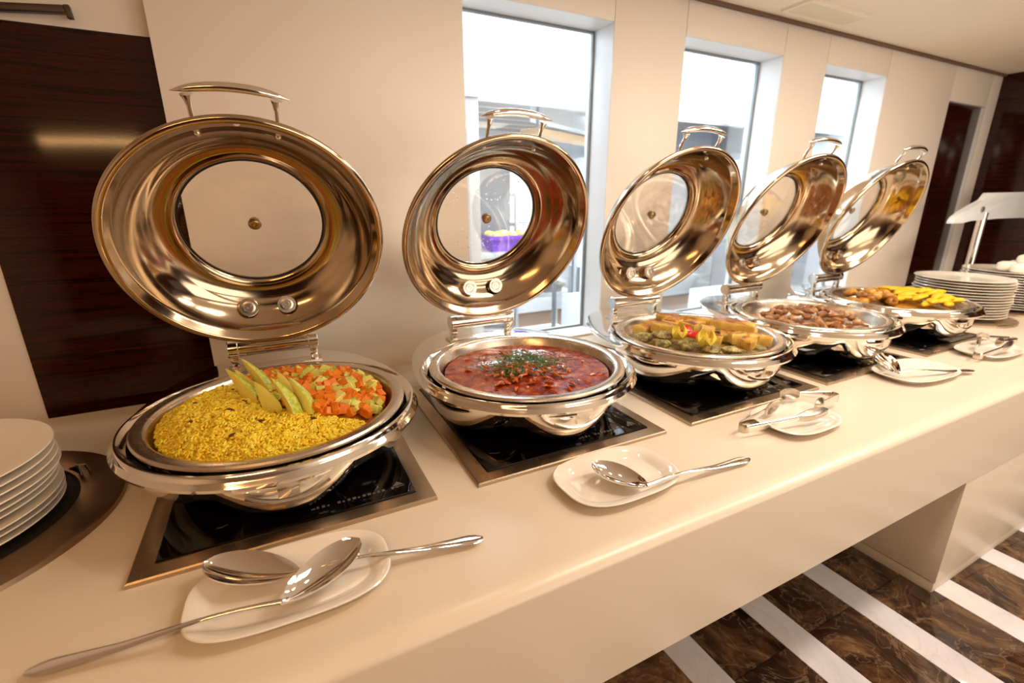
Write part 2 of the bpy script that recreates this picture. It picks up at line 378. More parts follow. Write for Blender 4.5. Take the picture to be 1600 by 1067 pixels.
t=bx('extractor_hood', M['kgrey'], 5.4,7.1,5.6,7.0,.72,1.1, bevel=.02, label='grey extractor hood above the kitchen line, seen through the middle window', cat='hood')
t=thing('tall_cabinet', W(2.35,5.4,ZF), 'tall grey kitchen cabinet seen through the nearest window','cabinet')
b=MB(); b.box(-.28,.22,-.25,.3,0,2.7); b.obj('body', M['kgrey'], t, bevel=.01)
b=MB(); b.box(-.27,.21,-.275,-.253,.05,2.65); d=b.obj('door', M['kgrey'], t, bevel=.006)
b=MB(); b.box(.15,.17,-.31,-.278,1.4,1.8); b.obj('handle', M['ksteel'], d, bevel=.004)
t=thing('column', W(1.62,4.0,ZF), 'slim pale column just inside the kitchen window','column')
b=MB(); b.box(-.05,.05,-.08,.08,0,3.1); b.obj('shaft', M['kceil'], t, bevel=.008)
b=MB(); b.box(-.07,.07,-.1,.1,3.06,3.25); b.obj('capital', M['kwhite'], t, bevel=.008)
# shelf rack with trays
t=thing('storage_rack', W(3.1,5.4,ZF), 'white open kitchen rack with stepped shelves behind the glass','rack')
for sx in (-.42,.42):
    for sy in (-.2,.2):
        b=MB(); b.box(sx-.02,sx+.02,sy-.02,sy+.02,0,2.35); b.obj('post', M['kwhite'], t, bevel=.004)
for z in (.5,1.05,1.55,1.95,2.3):
    b=MB(); b.box(-.45,.45,-.24,.24,z,z+.04); b.obj('shelf', M['kwhite'], t, bevel=.005)
def tub(name,x,y,z,w,d,h,m,label,cat,group=None):
    t=thing(name,W(x,y,z),label,cat,group); b=MB()
    b.add([(-w*.85,-d*.85,0),(w*.85,-d*.85,0),(w*.85,d*.85,0),(-w*.85,d*.85,0),(-w,-d,h),(w,-d,h),(w,d,h),(-w,d,h),(-w*.9,-d*.9,h),(w*.9,-d*.9,h),(w*.9,d*.9,h),(-w*.9,d*.9,h),(-w*.78,-d*.78,.03),(w*.78,-d*.78,.03),(w*.78,d*.78,.03),(-w*.78,d*.78,.03)],
      [(0,3,2,1),(0,1,5,4),(1,2,6,5),(2,3,7,6),(3,0,4,7),(4,5,9,8),(5,6,10,9),(6,7,11,10),(7,4,8,11),(8,9,13,12),(9,10,14,13),(10,11,15,14),(11,8,12,15),(12,13,14,15)])
    b.obj('tub', m, t, smooth=False)
    
    for q in ((-d-.015,-d-.001),(d+.001,d+.015)):
        b=MB(); b.box(-w-.015,w+.015,q[0],q[1],h-.04,h); b.obj('lip', m, t)
    return t
tub('steel_container',3.0,5.35,ZF+1.59,.16,.14,.10,M['ksteel'],'small steel container on the upper shelf of the white kitchen rack','container')
tub('steel_container',3.25,5.35,ZF+1.09,.14,.14,.12,M['kceil'],'pale box on the middle shelf of the white kitchen rack','container')
# work table
def table(x0,x1,y0,y1,zt,label,group=None):
    t=thing('work_table',W((x0+x1)/2,(y0+y1)/2,ZF),label,'table',group); w=(x1-x0)/2; d=(y1-y0)/2; h=zt-ZF
    b=MB(); b.box(-w,w,-d,d,h-.06,h); b.obj('tabletop', M['ksteel'], t, bevel=.008)
    b=MB(); b.box(-w+.06,w-.06,-d+.05,d-.05,.4,.44); b.obj('undershelf', M['ksteel'], t, bevel=.004)
    for sx in (-1,1):
        for sy in (-1,1):
            b=MB(); x=sx*(w-.04); y=sy*(d-.04); b.box(x-.02,x+.02,y-.02,y+.02,0,h-.06); b.obj('leg', M['ksteel'], t)
table(1.75,3.1,4.45,4.95,-.52,'steel work table carrying the purple crate, inside the kitchen')
table(4.6,8.6,4.9,5.5,-.55,'long steel kitchen table behind the middle and far windows')
pc=tub('purple_crate',2.28,4.68,-.52,.25,.16,.16,M['purple'],'purple plastic crate of pale yellow produce on the kitchen table','crate')
for k in range(14):
    b=MB(); b.ball((0,0,0),(.05,.045,.04),10,6,jit=.06,rnd=R); t=b.obj('yellow_fruit', M['lemonf']); t.location=W(2.28-.17+.11*(k%4)+R.uniform(-.02,.02), 4.60+.05*(k//4), -.40+.03*R.random()+.03)
    tag(t,'pale yellow fruit heaped in the purple crate behind the glass','fruit','fruit in the purple crate')
def cabinet(x,y,w,d,h,m,label,nm='kitchen_cabinet'):
    t=thing(nm,W(x,y,ZF),label,'cabinet'); b=MB(); b.box(-w,w,-d,d,.06,h); b.obj('body', M[m], t, bevel=.01)
    b=MB(); b.box(-w+.03,w-.03,-d+.03,d-.03,0,.06); b.obj('plinth', M['kdark'], t)
    for s in (-1,1):
        b=MB(); b.box(min(0,s*(w-.01))+.005,max(0,s*(w-.01))-.005,-d-.02,-d-.001,.1,h-.04); dd=b.obj('door', M[m], t, bevel=.005)
        b=MB(); b.box(s*.05-.01,s*.05+.01,-d-.045,-d-.021,h*.55,h*.7); b.obj('handle', M['ksteel'], dd, bevel=.003)
cabinet(2.75,3.75,.20,.2,1.35,'kwhite','low white kitchen cabinet just behind the nearest window')
cabinet(3.4,4.55,.22,.25,1.5,'ksteel','low steel kitchen cabinet right of the white one, behind the nearest window')
cabinet(4.9,3.9,.35,.25,1.2,'kwhite','low white kitchen cabinet just behind the middle window')
cabinet(6.9,3.9,.22,.25,2.6,'kgrey','tall grey kitchen cabinet behind the farthest window')
cabinet(7.7,5.9,.4,.3,2.9,'kgrey','tall dark-grey kitchen unit deep behind the farthest window')
cabinet(5.9,7.7,.6,.3,3.0,'kwhite','tall white kitchen unit deep behind the middle window')
t=thing('hose_reel', W(3.02,4.1,-.86),'yellow hose coil hanging beside the white kitchen cabinet','hose'); b=MB()
for q in range(3):
    b.tube([(.085*math.cos(a)*(1-.12*q),-.02*q,.085*math.sin(a)*(1-.12*q)) for a in np.linspace(0,2*PI,20)],[.014]*20,8)
b.obj('hose', M['kyellow'], t); b=MB(); b.lathe([(0,0),(.03,0),(.03,.05),(0,.05)],16,tr=lambda v:(v[0],.03-v[2],v[1])); b.obj('hub', M['kdark'], t)
t=bx('hanging_post', M['kwhite'], 2.99,3.05,4.14,4.20,ZF,.8, label='thin white post behind the nearest window carrying the yellow hose', cat='post')

# ------------------------------------------------------------------ buffet counter
ct=thing('buffet_counter', W(2.5,.88,ZF), 'long white buffet counter with deep front apron along the wall','counter')
def cb(name,prof,x0,x1,m='counter'):
    b=MB(); n=len(prof); vs=[(x,y,z) for x in (x0,x1) for y,z in prof]
    fs=[(i,(i+1)%n,(i+1)%n+n,i+n) for i in range(n)]+[tuple(range(n))[::-1],tuple(range(n,2*n))]
    b.add([(x-2.5,y-.88,z-ZF) for x,y,z in vs],fs); return b.obj(name,M[m],ct)
nose=[(.952-.072*math.sin(a)*1.0,-1.035+.035*math.cos(a)) for a in np.linspace(0,PI/2,9)]
cb('worktop',[(2.84,-1.0)]+nose+[(.88,-1.489),(1.02,-1.489),(1.02,-1.10),(2.84,-1.10)],-3.6,7.7)
def block(name,x0,x1,y0,y1,z0,z1):
    b=MB(); b.box(x0-2.5,x1-2.5,y0-.88,y1-.88,z0-ZF,z1-ZF); return b.obj(name,M['counter'],ct,bevel=.003)
block('leg_block',3.24,7.6,.883,2.80,ZF+.075,-1.49)
block('plinth',3.245,7.6,.888,2.80,ZF,ZF+.068)
block('leg_block',-3.6,-.9,.883,2.80,ZF+.075,-1.49)
block('plinth',-3.6,-.905,.888,2.80,ZF,ZF+.068)
block('back_panel',-.9,3.24,2.70,2.80,ZF,-1.1)

# ------------------------------------------------------------------ induction cooktops
def cooktop(x0,x1,y0,y1,label):
    t=thing('induction_cooktop', W((x0+x1)/2,(y0+y1)/2,-1), label,'cooktop','induction cooktops under the chafing dishes')
    w=(x1-x0)/2; d=(y1-y0)/2; f=.058
    b=MB(); h=.016
    o=[(-w,-d),(w,-d),(w,d),(-w,d)]; i=[(-w+f,-d+f),(w-f,-d+f),(w-f,d-f),(-w+f,d-f)]
    vs=[(x,y,0) for x,y in o]+[(x,y,h-.004) for x,y in o]+[(x*(1-.004/w),y*(1-.004/d),h) for x,y in o]+[(x,y,h) for x,y in i]+[(x,y,0) for x,y in i]
    fs=[]
    for k in range(4):
        j=(k+1)%4
        for r in range(4): fs.append((r*4+k,r*4+j,r*4+4+j,r*4+4+k))
        fs.append((16+k,16+j,j,k))
    b.add(vs,fs); b.obj('steel_frame', M['frame'], t)
    b=MB(); b.box(-w+f+.002,w-f-.002,-d+f+.002,d-f-.002,0,.022); g=b.obj('glass_plate', M['blackglass'], t, bevel=.003)
    b=MB(); x=w-f-.34
    for k,wd_ in enumerate((.012,.008,.010,.007,0,.010,.007,.009,.011,.008,.010,.012,.008,.009,.010,0,.008,.008)):
        if wd_: b.box(x,x+wd_,-d+f+.045,-d+f+.045+(.012 if k%3 else .008),.0222,.0228)
        x+=.0165
    b.obj('control_marks', M['mark'], g, smooth=False)
    b=MB(); b.add([(w-f-.07,-d+f+.06,.0224),(w-f-.03,-d+f+.06,.0224),(w-f-.05,-d+f+.085,.0224)],[(0,1,2)]); b.box(w-f-.07,w-f-.03,-d+f+.05,-d+f+.054,.0222,.0228); b.obj('control_marks', M['mark'], g, smooth=False)
    return t
names=['saffron rice','red stew','frittata','braised meat','yellow potatoes']
TOPS=[(-.473,.40),(.555,1.463),(1.614,2.575),(2.673,3.60),(3.76,4.70)]
for (a,c),n in zip(TOPS,names): cooktop(a,c,1.375+.012*(a>2),2.40,'black glass induction cooktop in a steel frame under the %s dish'%n)

# ------------------------------------------------------------------ chafing dishes
CX=[-.05,1.01,2.125,3.18,4.25]; CY=1.855; GZ=-.978
def ang_lobe(a):
    """0 at the four creases, 1 between them"""
    cr=[math.radians(q) for q in (-124,-56,56,124)]
    a=(a+PI)%(2*PI)-PI
    ds=[(a-c+PI)%(2*PI)-PI for c in cr]; pos=min([d for d in ds if d>=0],default=None); neg=max([d for d in ds if d<0],default=None)
    if pos is None: pos=min(ds)+2*PI
    if neg is None: neg=max(ds)-2*PI
    w=pos-neg; return math.sin(PI*pos/w)**.5
def flangeR(a,r0=.498,back=.80):
    s,c=math.sin(a),math.cos(a)
    if s<=0: return r0
    return 1/math.sqrt((c/r0)**2+(s/back)**2)
Tt=-.437; LN=Vector((0,math.cos(Tt),-math.sin(Tt))); LU=Vector((0,math.sin(Tt),math.cos(Tt))); LC=Vector((0,2.12-CY,-.173-GZ))
def lp(a,u,d): return LC+Vector((a,0,0))+LU*u+LN*d
def ltr(v): return lp(v[0],v[1],v[2])
def z_(z): return z-GZ
def chafer(lab):
    t=thing('chafing_dish', W(CX[0],CY,GZ), lab,'chafing dish')
    # bowl
    prof=[(.452,-.765),(.466,-.785),(.468,-.82),(.462,-.86),(.445,-.90),(.412,-.938),(.362,-.964),(.29,-.974),(0,-.975)]
    def f(r,z,a):
        k=ang_lobe(a); w=min(1,max(0,(-.79-z)/.12)); return (r*(1-.17*w*(1-k)), z+ .06*w*(1-k)*(1 if z>-.97 else .6))
    b=MB(); b.lathe([(r,z_(z)) for r,z in prof],144,f=lambda r,z,a:(lambda q:(q[0],q[1]+(-GZ)))(f(r,z+GZ,a)))
    b.lathe([(.448,z_(-.765)),(.44,z_(-.80)),(.41,z_(-.87)),(.30,z_(-.93)),(0,z_(-.935))],64)
    b.obj('water_bowl', M['chrome'], t)
    # front pull under the rim
    b=MB(); P=[]
    for a in np.linspace(-PI*.5-.26,-PI*.5+.26,13):
        u=(a+PI/2)/.26; P.append((.452*math.cos(a),.452*math.sin(a)-.004,z_(-.835)-.032*(1-u*u)))
    b.tube(P,[(.010,.007)]*13,8); b.box(-.03,.03,-.474,-.452,z_(-.845),z_(-.80)); b.obj('front_pull', M['chrome'], t, bevel=0)
    # rim
    n=144; rings=[]
    def ring(fr,z): return [(fr(a)*math.cos(a),fr(a)*math.sin(a),z_(z) if not callable(z) else z_(z(a))) for a in [2*PI*i/n for i in range(n)]]
    rings=[ring(lambda a:.452,-.768),ring(lambda a:.459,-.752),ring(lambda a:.470,-.748),ring(lambda a:.480,-.742),ring(lambda a:.486,-.736),ring(lambda a:.4925,-.7355),ring(lambda a:.498,-.742),
      ring(lambda a:.500,-.750),ring(lambda a:max(.503,flangeR(a)-.012),-.754),ring(lambda a:flangeR(a)+.008,-.759),ring(lambda a:flangeR(a)+.014,-.768),ring(lambda a:flangeR(a)+.011,-.779),ring(lambda a:flangeR(a)+.001,-.783),ring(lambda a:max(.47,flangeR(a)-.03),-.778),ring(lambda a:.452,-.774)]
    b=MB(); vs=[p for r in rings for p in r]; m=len(rings)
    b.add(vs,[(i*n+k,i*n+(k+1)%n,((i+1)%m)*n+(k+1)%n,((i+1)%m)*n+k) for i in range(m) for k in range(n)]); b.obj('rim', M['chrome'], t)
    # hinge
    hy,hz=2.395-CY,z_(-.648)
    b=MB(); prf=[(0,-.19),(.038,-.19),(.042,-.186),(.042,-.150),(.039,-.147),(.039,.147),(.042,.150),(.042,.186),(.038,.19),(0,.19)]
    b.lathe(prf,28,tr=lambda v:(v[2],hy+v[0],hz+v[1])); b.obj('hinge_barrel', M['chrome'], t)
    for s in (-1,1):
        b=MB(); b.box(s*.168-.016,s*.168+.016,hy-.018,hy+.02,z_(-.756),hz-.01); b.obj('hinge_bracket', M['chrome'], t, bevel=.004)
    b=MB(); b.box(-.20,.20,hy-.03,hy+.05,z_(-.757),z_(-.740)); b.obj('hinge_plate', M['satin'], t, bevel=.004)
    # lid
    inner=[(.487,-.002),(.483,-.007),(.476,-.0095),(.468,-.008),(.461,-.002),(.457,.008),(.447,.016),(.440,.034),(.425,.066),(.398,.103),(.372,.128),(.362,.134),(.356,.141),(.335,.156),(.312,.167),(.302,.169),(.298,.176),(.290,.171),(.280,.174),(.272,.184),(.268,.190)]
    outer=[(.268,.204),(.30,.200),(.345,.172),(.385,.135),(.418,.095),(.448,.045),(.462,.022),(.478,.014),(.488,.008),(.489,.002)]
    b=MB(); pr_=[(r,d) for r,d in inner+outer]+[inner[0]]; b.lathe(pr_,120,tr=ltr); lid=b.obj('lid', M['lidsteel'], t)
    b=MB(); b.lathe([(0,.191),(.2695,.191),(.2695,.198),(0,.198)],64,tr=ltr); b.obj('glass_window', M['lidglass'], lid)
    b=MB(); b.lathe([(.273,.187),(.2655,.186),(.2635,.190),(.2695,.1905)],64,tr=ltr); b.obj('gasket', M['hole'], lid)
    b=MB(); b.lathe([(0,.184),(.005,.184),(.006,.179),(.014,.179),(.016,.181),(.022,.182),(.025,.186),(.025,.191),(.012,.193),(.012,.205),(.020,.212),(.014,.222),(0,.224)],28,tr=ltr); b.obj('knob', M['brass'], lid)
    for s in (-1,1):
        bxp=lp(s*.077,-.358,.098); ax=(LU*.55-LN*.83).normalized()
        q=ax.to_track_quat('Z','Y')
        b=MB(); b.lathe([(.040,0),(.038,.004),(.028,.004),(.027,.009),(.020,.010),(.018,.006),(.013,.006),(.011,.010),(.006,.010),(.004,.006),(0,.006)],28,tr=lambda v:bxp+q@Vector(v)); b.obj('bolt', M['satin'], lid)
        rp=lp(s*.125,.395,.085); q2=(-LU*.6-LN*.8).normalized().to_track_quat('Z','Y')
        b=MB(); b.lathe([(.014,0),(.012,.006),(.006,.010),(0,.011)],16,tr=lambda v:rp+q2@Vector(v)); b.obj('rivet', M['chrome'], lid)
    b=MB(); b.lathe([(0,-.002),(.011,-.002),(.011,.012),(0,.012)],20,tr=lambda v:lp(v[0],.462+v[1],v[2]+.006)); b.obj('bumper', M['china'], lid)
    # handle: curved bar with flared tips on two posts
    b=MB()
    for s in (-1,1):
        b.tube([lp(s*.125,.425,.058),lp(s*.127,.45,.062),lp(s*.128,.475,.060),lp(s*.128,.505,.055)],[.0075]*4,12,upv=(0,1,0))
        b.tube([lp(s*.128,.495,.055),lp(s*.128,.503,.055),lp(s*.129,.516,.055),lp(s*.130,.526,.055)],[.009,.0105,.014,.019],14,upv=(0,1,0))
    us=np.linspace(-1,1,27); pts=[lp(.172*u,.532+.024*(1-u*u),.055) for u in us]
    b.tube(pts,[(max(.0015,.019*(1-abs(u)**5)),max(.0012,.0150*(1-abs(u)**4))) for u in us],14,upv=tuple(LU))
    b.obj('handle', M['chrome'], lid)
    b=MB(); b.box(-.14,.14,0,.02,0,.03); o=b.obj('lid_bracket', M['satin'], lid, bevel=.004)
    o.location=lp(0,-.452,.03)*S
    o.rotation_euler=(-Tt,0,0)
    return t
def LB(n,d): return 'open round steel chafing dish with %s, %s'%(n,d)
chl=['open steel chafing dish nearest the stack of plates, holding saffron rice and diced vegetables','open steel chafing dish with red stew, its lid window spotted with droplets','open steel chafing dish holding frittata slices, third along the counter','open steel chafing dish with brown braised meat pieces, fourth along the counter','farthest open steel chafing dish, holding roasted vegetables and yellow potatoes']
ch0=chafer(chl[0]); CH=[ch0]
for i in range(1,5):
    c=copy_tree(ch0); c.location=W(CX[i],CY,GZ); c['label']=chl[i]; CH.append(c)
# droplets on the second lid's glass
b=MB(); rd=random.Random(3)
for k in range(190):
    a=rd.gauss(.02,.10); u=rd.choice([rd.gauss(.12,.07),rd.gauss(-.12,.06)])
    if a*a+u*u<.062: 
        r=rd.uniform(.0018,.0042); p=lp(a,u,.1905); b.ball(p,(r,r,r),6,4)
lid2=[k for k in kids(CH[1]) if k.name.startswith('lid') and 'bracket' not in k.name][0]
tag(b.obj('water_droplets', M['drop'], lid2), kind='stuff')

# food pans
def pan():
    b=MB(); pr_=[(.457,-.742),(.458,-.735),(.453,-.729),(.445,-.7275),(.422,-.7295),(.413,-.733),(.407,-.742),(.398,-.775),(.380,-.82),(.358,-.838),(.30,-.842),(0,-.842),(0,-.850),(.31,-.850),(.365,-.846),(.390,-.824),(.404,-.778),(.413,-.748),(.42,-.738),(.445,-.7355),(.450,-.742)]
    b.lathe([(r,z_(z)) for r,z in pr_]+[(pr_[0][0],z_(pr_[0][1]))],96)
    o=b.obj('food_pan', M['satin']); return o
p0=pan()
for i in range(5):
    o=p0 if i==0 else p0.copy()
    if i: SC.collection.objects.link(o)
    o.location=W(CX[i],CY,GZ); tag(o,'round satin steel food pan holding the %s'%['saffron rice and diced vegetables','red stew','frittata slices','brown meat pieces','yellow potatoes'][i],'pan')

# ------------------------------------------------------------------ helpers for food
def P_(i,x,y,z): return W(CX[i]+x,CY+y,z)
def bound(x,y):
    t=.6*x-.8*y; s=.8*x+.6*y
    return s-(.05-.14*(1-((t-.04)/.33)**2))
def ricez(x,y):
    rr=math.hypot(x,y); e=max(0,1-(rr/.40)**2); s=-bound(x,y)
    return -.780+.165*e**.8*min(1,max(0,.40+s*2.2))**.8+.005*math.sin(23*x+3)*math.cos(19*y)+.006*math.sin(61*x+2*math.sin(31*y))*math.sin(57*y+1)+.003*math.sin(121*x+40*y)*math.cos(97*y)
def vegz(x,y):
    e=max(0,1-(math.hypot(x,y)/.395)**2); return -.765+.085*e**.55
def patch(zf,cond,zb,n=46,R0=.386):
    """closed mound: top sheet zf over cells where cond, flat bottom zb"""
    b=MB(); idx={}; 
    def vid(k):
        if k not in idx: idx[k]=len(b.v); b.v.append(k[3]); 
        return idx[k]
    cells=set()
    for i in range(n):
        for j in range(n):
            x=-R0+2*R0*(i+.5)/n; y=-R0+2*R0*(j+.5)/n
            if math.hypot(x,y)<R0 and cond(x,y): cells.add((i,j))
    def c(i,j,top):
        x=-R0+2*R0*i/n; y=-R0+2*R0*j/n; r=math.hypot(x,y)
        if r>R0: x*=R0/r; y*=R0/r
        return vid((i,j,top,(x,y,z_(zf(x,y)) if top else z_(zb))))
    for i,j in cells:
        q=[(i,j),(i+1,j),(i+1,j+1),(i,j+1)]
        b.f.append(tuple(c(a,d,1) for a,d in q)); b.m.append(0); b.f.append(tuple(c(a,d,0) for a,d in q[::-1])); b.m.append(0)
        for (di,dj),(u,w) in (((0,-1),(0,1)),((1,0),(1,2)),((0,1),(2,3)),((-1,0),(3,0))):
            if (i+di,j+dj) not in cells: b.f.append((c(*q[u],1),c(*q[u],0),c(*q[w],0),c(*q[w],1))); b.m.append(0)
    return b
# saffron rice
rg=np.random.RandomState(5)
t=thing('saffron_rice', W(CX[0],CY,GZ),'mound of yellow saffron rice filling the front of the first pan','rice',kind='stuff')
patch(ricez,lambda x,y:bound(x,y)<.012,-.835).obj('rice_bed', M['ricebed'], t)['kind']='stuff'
V=[];F=[]; n=0; base=len(V)
while n<9000:
    x,y=rg.uniform(-.385,.385,2)
    if x*x+y*y>.148 or bound(x,y)>.015: continue
    e=.01; z=ricez(x,y)+rg.uniform(-.004,.009)
    nx=-(ricez(x+e,y)-ricez(x-e,y))/(2*e); ny=-(ricez(x,y+e)-ricez(x,y-e))/(2*e)
    nv=np.array([nx,ny,1.]); nv/=np.linalg.norm(nv)
    a=rg.uniform(0,2*PI); d=np.array([math.cos(a),math.sin(a),rg.uniform(-.5,.5)]); d-=nv*(d@nv)*.6; d/=np.linalg.norm(d)
    s=np.cross(d,nv); s/=np.linalg.norm(s); u=np.cross(s,d); ln=rg.uniform(.009,.0135); w=rg.uniform(.0028,.0038)
    p=np.array([x,y,z_(z)]); k=len(V)
    V.append(p-d*ln)
    for q in (-.45,.45):
        for c in range(4):
            g=PI/4+c*PI/2; V.append(p+d*ln*q+s*w*math.cos(g)*1.3+u*w*math.sin(g)*1.3)
    V.append(p+d*ln)
    for c in range(4):
        j=(c+1)%4; F+= [(k,k+1+j,k+1+c),(k+1+c,k+1+j,k+5+j,k+5+c),(k+9,k+5+c,k+5+j)]
    n+=1
me=bpy.data.meshes.new('rice_grains'); me.from_pydata([tuple(v*S) for v in V],[],F); me.shade_smooth(); me.materials.append(M['rice'])
o=bpy.data.objects.new('rice_grains',me); SC.collection.objects.link(o); o.parent=t; o['kind']='stuff'
b=MB(); b.ball((0,0,0),(.017,.010,.008),10,6,jit=.12,rnd=R); rm_=b.mesh('raisin',M['raisin'])
for k,(x,y) in enumerate([(-.16,.13),(-.02,-.02),(.03,-.07),(-.15,-.13),(-.06,-.23),(-.11,-.05),(-.26,-.14),(-.20,.20),(.10,-.25),(-.02,-.17),(-.27,.03),(-.13,-.28)]):
    o=bpy.data.objects.new('raisin',rm_); SC.collection.objects.link(o); o.location=P_(0,x,y,ricez(x,y)+.004); o.rotation_euler=(R.uniform(-.4,.4),R.uniform(-.4,.4),R.uniform(0,6)); tag(o,'dark brown raisin lying on the saffron rice','raisin','raisins on the saffron rice')
# diced vegetables
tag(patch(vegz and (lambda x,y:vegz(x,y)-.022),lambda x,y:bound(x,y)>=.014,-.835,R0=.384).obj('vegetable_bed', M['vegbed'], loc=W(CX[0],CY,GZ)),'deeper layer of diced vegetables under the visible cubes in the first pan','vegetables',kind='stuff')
dm=[]
for m in ('carrot','zucc'):
    for k in range(5):
        b=MB(); a=.0155; sx,sy,sz=[R.uniform(.8,1.25)*a for _ in range(3)]
        if m=='zucc' and k>2: sx*=1.3; sz*=.6
        vs=[(i*sx*R.uniform(.85,1.15),j*sy*R.uniform(.85,1.15),l*sz*R.uniform(.85,1.15)) for l in (-1,1) for i,j in ((-1,-1),(1,-1),(1,1),(-1,1))]
        b.add(vs,[(0,3,2,1),(4,5,6,7),(0,1,5,4),(1,2,6,5),(2,3,7,6),(3,0,4,7)]); dm.append(b.mesh('diced_'+m,M[m],bevel=.002,bseg=1))
pts=[]; rv=random.Random(11); tries=0
while len(pts)<285 and tries<60000:
    tries+=1; x,y=rv.uniform(-.37,.37),rv.uniform(-.37,.37)
    if x*x+y*y>.1369 or bound(x,y)<.02: continue
    if all((x-p[0])**2+(y-p[1])**2>.0195**2 for p in pts): pts.append((x,y))
for k,(x,y) in enumerate(pts):
    c=rv.random()<.60; me=dm[rv.randrange(5)+(0 if c else 5)]
    o=bpy.data.objects.new('diced_carrot' if c else 'diced_zucchini',me); SC.collection.objects.link(o)
    o.location=P_(0,x,y,vegz(x,y)+rv.uniform(-.014,.008)); o.rotation_euler=(rv.uniform(-.7,.7),rv.uniform(-.7,.7),rv.uniform(0,6))
    tag(o,'small orange carrot cube in the diced vegetables beside the saffron rice' if c else 'small pale green zucchini piece in the diced vegetables beside the saffron rice','carrot' if c else 'zucchini','diced carrots in the first pan' if c else 'diced zucchini in the first pan')
# carved squash crowns: pointed petals
def petal(base,tip,w,face,th=.026):
    base=Vector(base); tip=Vector(tip); ax=tip-base; Ln=ax.length; ax.normalize(); fc=Vector(face); fc-=ax*fc.dot(ax); fc.normalize(); sd=ax.cross(fc)
    b=MB(); n=14; m=6
    def sec(t): return w*1.1*min(1,.62+1.3*t)*max(0,1-t)**.72*(1.12 if t<.5 else 1.12) if t<1 else 0
    for side,mi in ((1,0),(-1,1)):
        vs=[];fs=[]
        for i in range(n+1):
            t=i/n; ww=max(0,sec(t)); c=base+ax*Ln*t - fc*(.25*th*math.sin(PI*t))
            for k in range(-m,m+1):
                q=k/m; bul=(1-q*q)*th*min(1,ww/w*1.2); vs.append(c+sd*ww*q+fc*(bul*.12 if side==1 else -bul*1.5))
        K=2*m+1
        for i in range(n):
            for k in range(2*m): fs.append((i*K+k,i*K+k+1,(i+1)*K+k+1,(i+1)*K+k))
        b.add(vs,fs,mi)
    return b
def crown(label,pet,loc):
    t=thing('carved_squash',P_(0,*loc),label,'garnish')
    l0=Vector((loc[0],loc[1],loc[2]))
    for base,tip,w,face in pet:
        bb=Vector((base[0]-CX[0],base[1]-CY,base[2]))-l0; tt=Vector((tip[0]-CX[0],tip[1]-CY,tip[2]))-l0
        petal(bb,tt,w,face).obj('petal',[M['flesh'],M['skin']],t)
crown('carved pale green squash crown with three points, left of the other in the rice',[
 ((-.125,1.80,-.73),(-.206,1.87,-.572),.036,(-.85,-.5,.25)),((-.085,1.87,-.72),(-.158,1.93,-.560),.040,(-.9,-.35,.2)),((-.115,1.87,-.71),(-.183,1.94,-.605),.028,(-.3,-.9,.3))],(-.06,.0,-.72))
crown('carved pale green squash crown with four points, nearer the diced carrots',[
 ((-.060,1.71,-.73),(-.118,1.765,-.600),.036,(-.55,-.8,.3)),((-.01,1.65,-.73),(-.064,1.705,-.575),.036,(-.95,-.15,.2)),((-.005,1.74,-.71),(-.042,1.795,-.585),.032,(-.5,-.85,.2)),((.035,1.66,-.72),(-.010,1.71,-.583),.034,(-.85,-.45,.2))],(.02,-.15,-.72))
# red stew
b=MB(); K=56; b.lathe([(0,-.775),(.06,-.772),(.12,-.773),(.18,-.774),(.24,-.775),(.30,-.776),(.36,-.776),(.3865,-.774),(.3865,-.778),(.372,-.82),(0,-.836)],72,f=lambda r,z,a:(r,z+(.003*math.sin(31*r*math.cos(a))*math.cos(27*r*math.sin(a)) if z>-.777 and r<.37 else 0)))
b.v=[(x,y,z_(z)) for x,y,z in b.v]; b.v=[(x,y,z) for x,y,z in b.v]
tag(b.obj('red_stew', M['stew'], loc=W(CX[1],CY,GZ)),'glossy red tomato stew filling the second pan','stew',kind='stuff')
def stz(x,y): 
    return -.774+.028*math.exp(-((x-.0)**2+(y-.0)**2)/.03)
sm=[]
for k in range(5):
    b=MB(); l=R.uniform(.014,.026); b.tube([(-l,0,0),(-l*.4,.003,.002),(l*.4,0,.003),(l,-.003,0)],[(.004,.003),(.008,.005),(.007,.005),(.003,.003)],6); sm.append(b.mesh('carrot_sliver',M['stewbit']))
b=MB(); b.ball((0,0,0),(.010,.008,.006),8,5,jit=.15,rnd=R); pm=b.mesh('meat_bit',M['pinkbit'])
for k in range(150):
    a=rv.uniform(0,6.28); q=abs(rv.gauss(0,.14)) if k<120 else rv.uniform(.1,.35); q=min(q,.35); x=q*math.cos(a)-.03; y=q*math.sin(a)-.03
    if math.hypot(x,y)>.36: continue
    pk=k%4==3
    o=bpy.data.objects.new('meat_bit' if pk else 'carrot_sliver',pm if pk else sm[k%5]); SC.collection.objects.link(o)
    o.location=P_(1,x,y,stz(x,y)+rv.uniform(-.001,.004)); o.rotation_euler=(rv.uniform(-.3,.3),rv.uniform(-.3,.3),rv.uniform(0,6)); o.scale=[1.0]*3
    tag(o,'small pinkish meat bit floating in the red stew' if pk else 'orange carrot sliver floating in the red stew','meat' if pk else 'carrot','meat bits in the red stew' if pk else 'carrot slivers in the red stew')
b=MB()
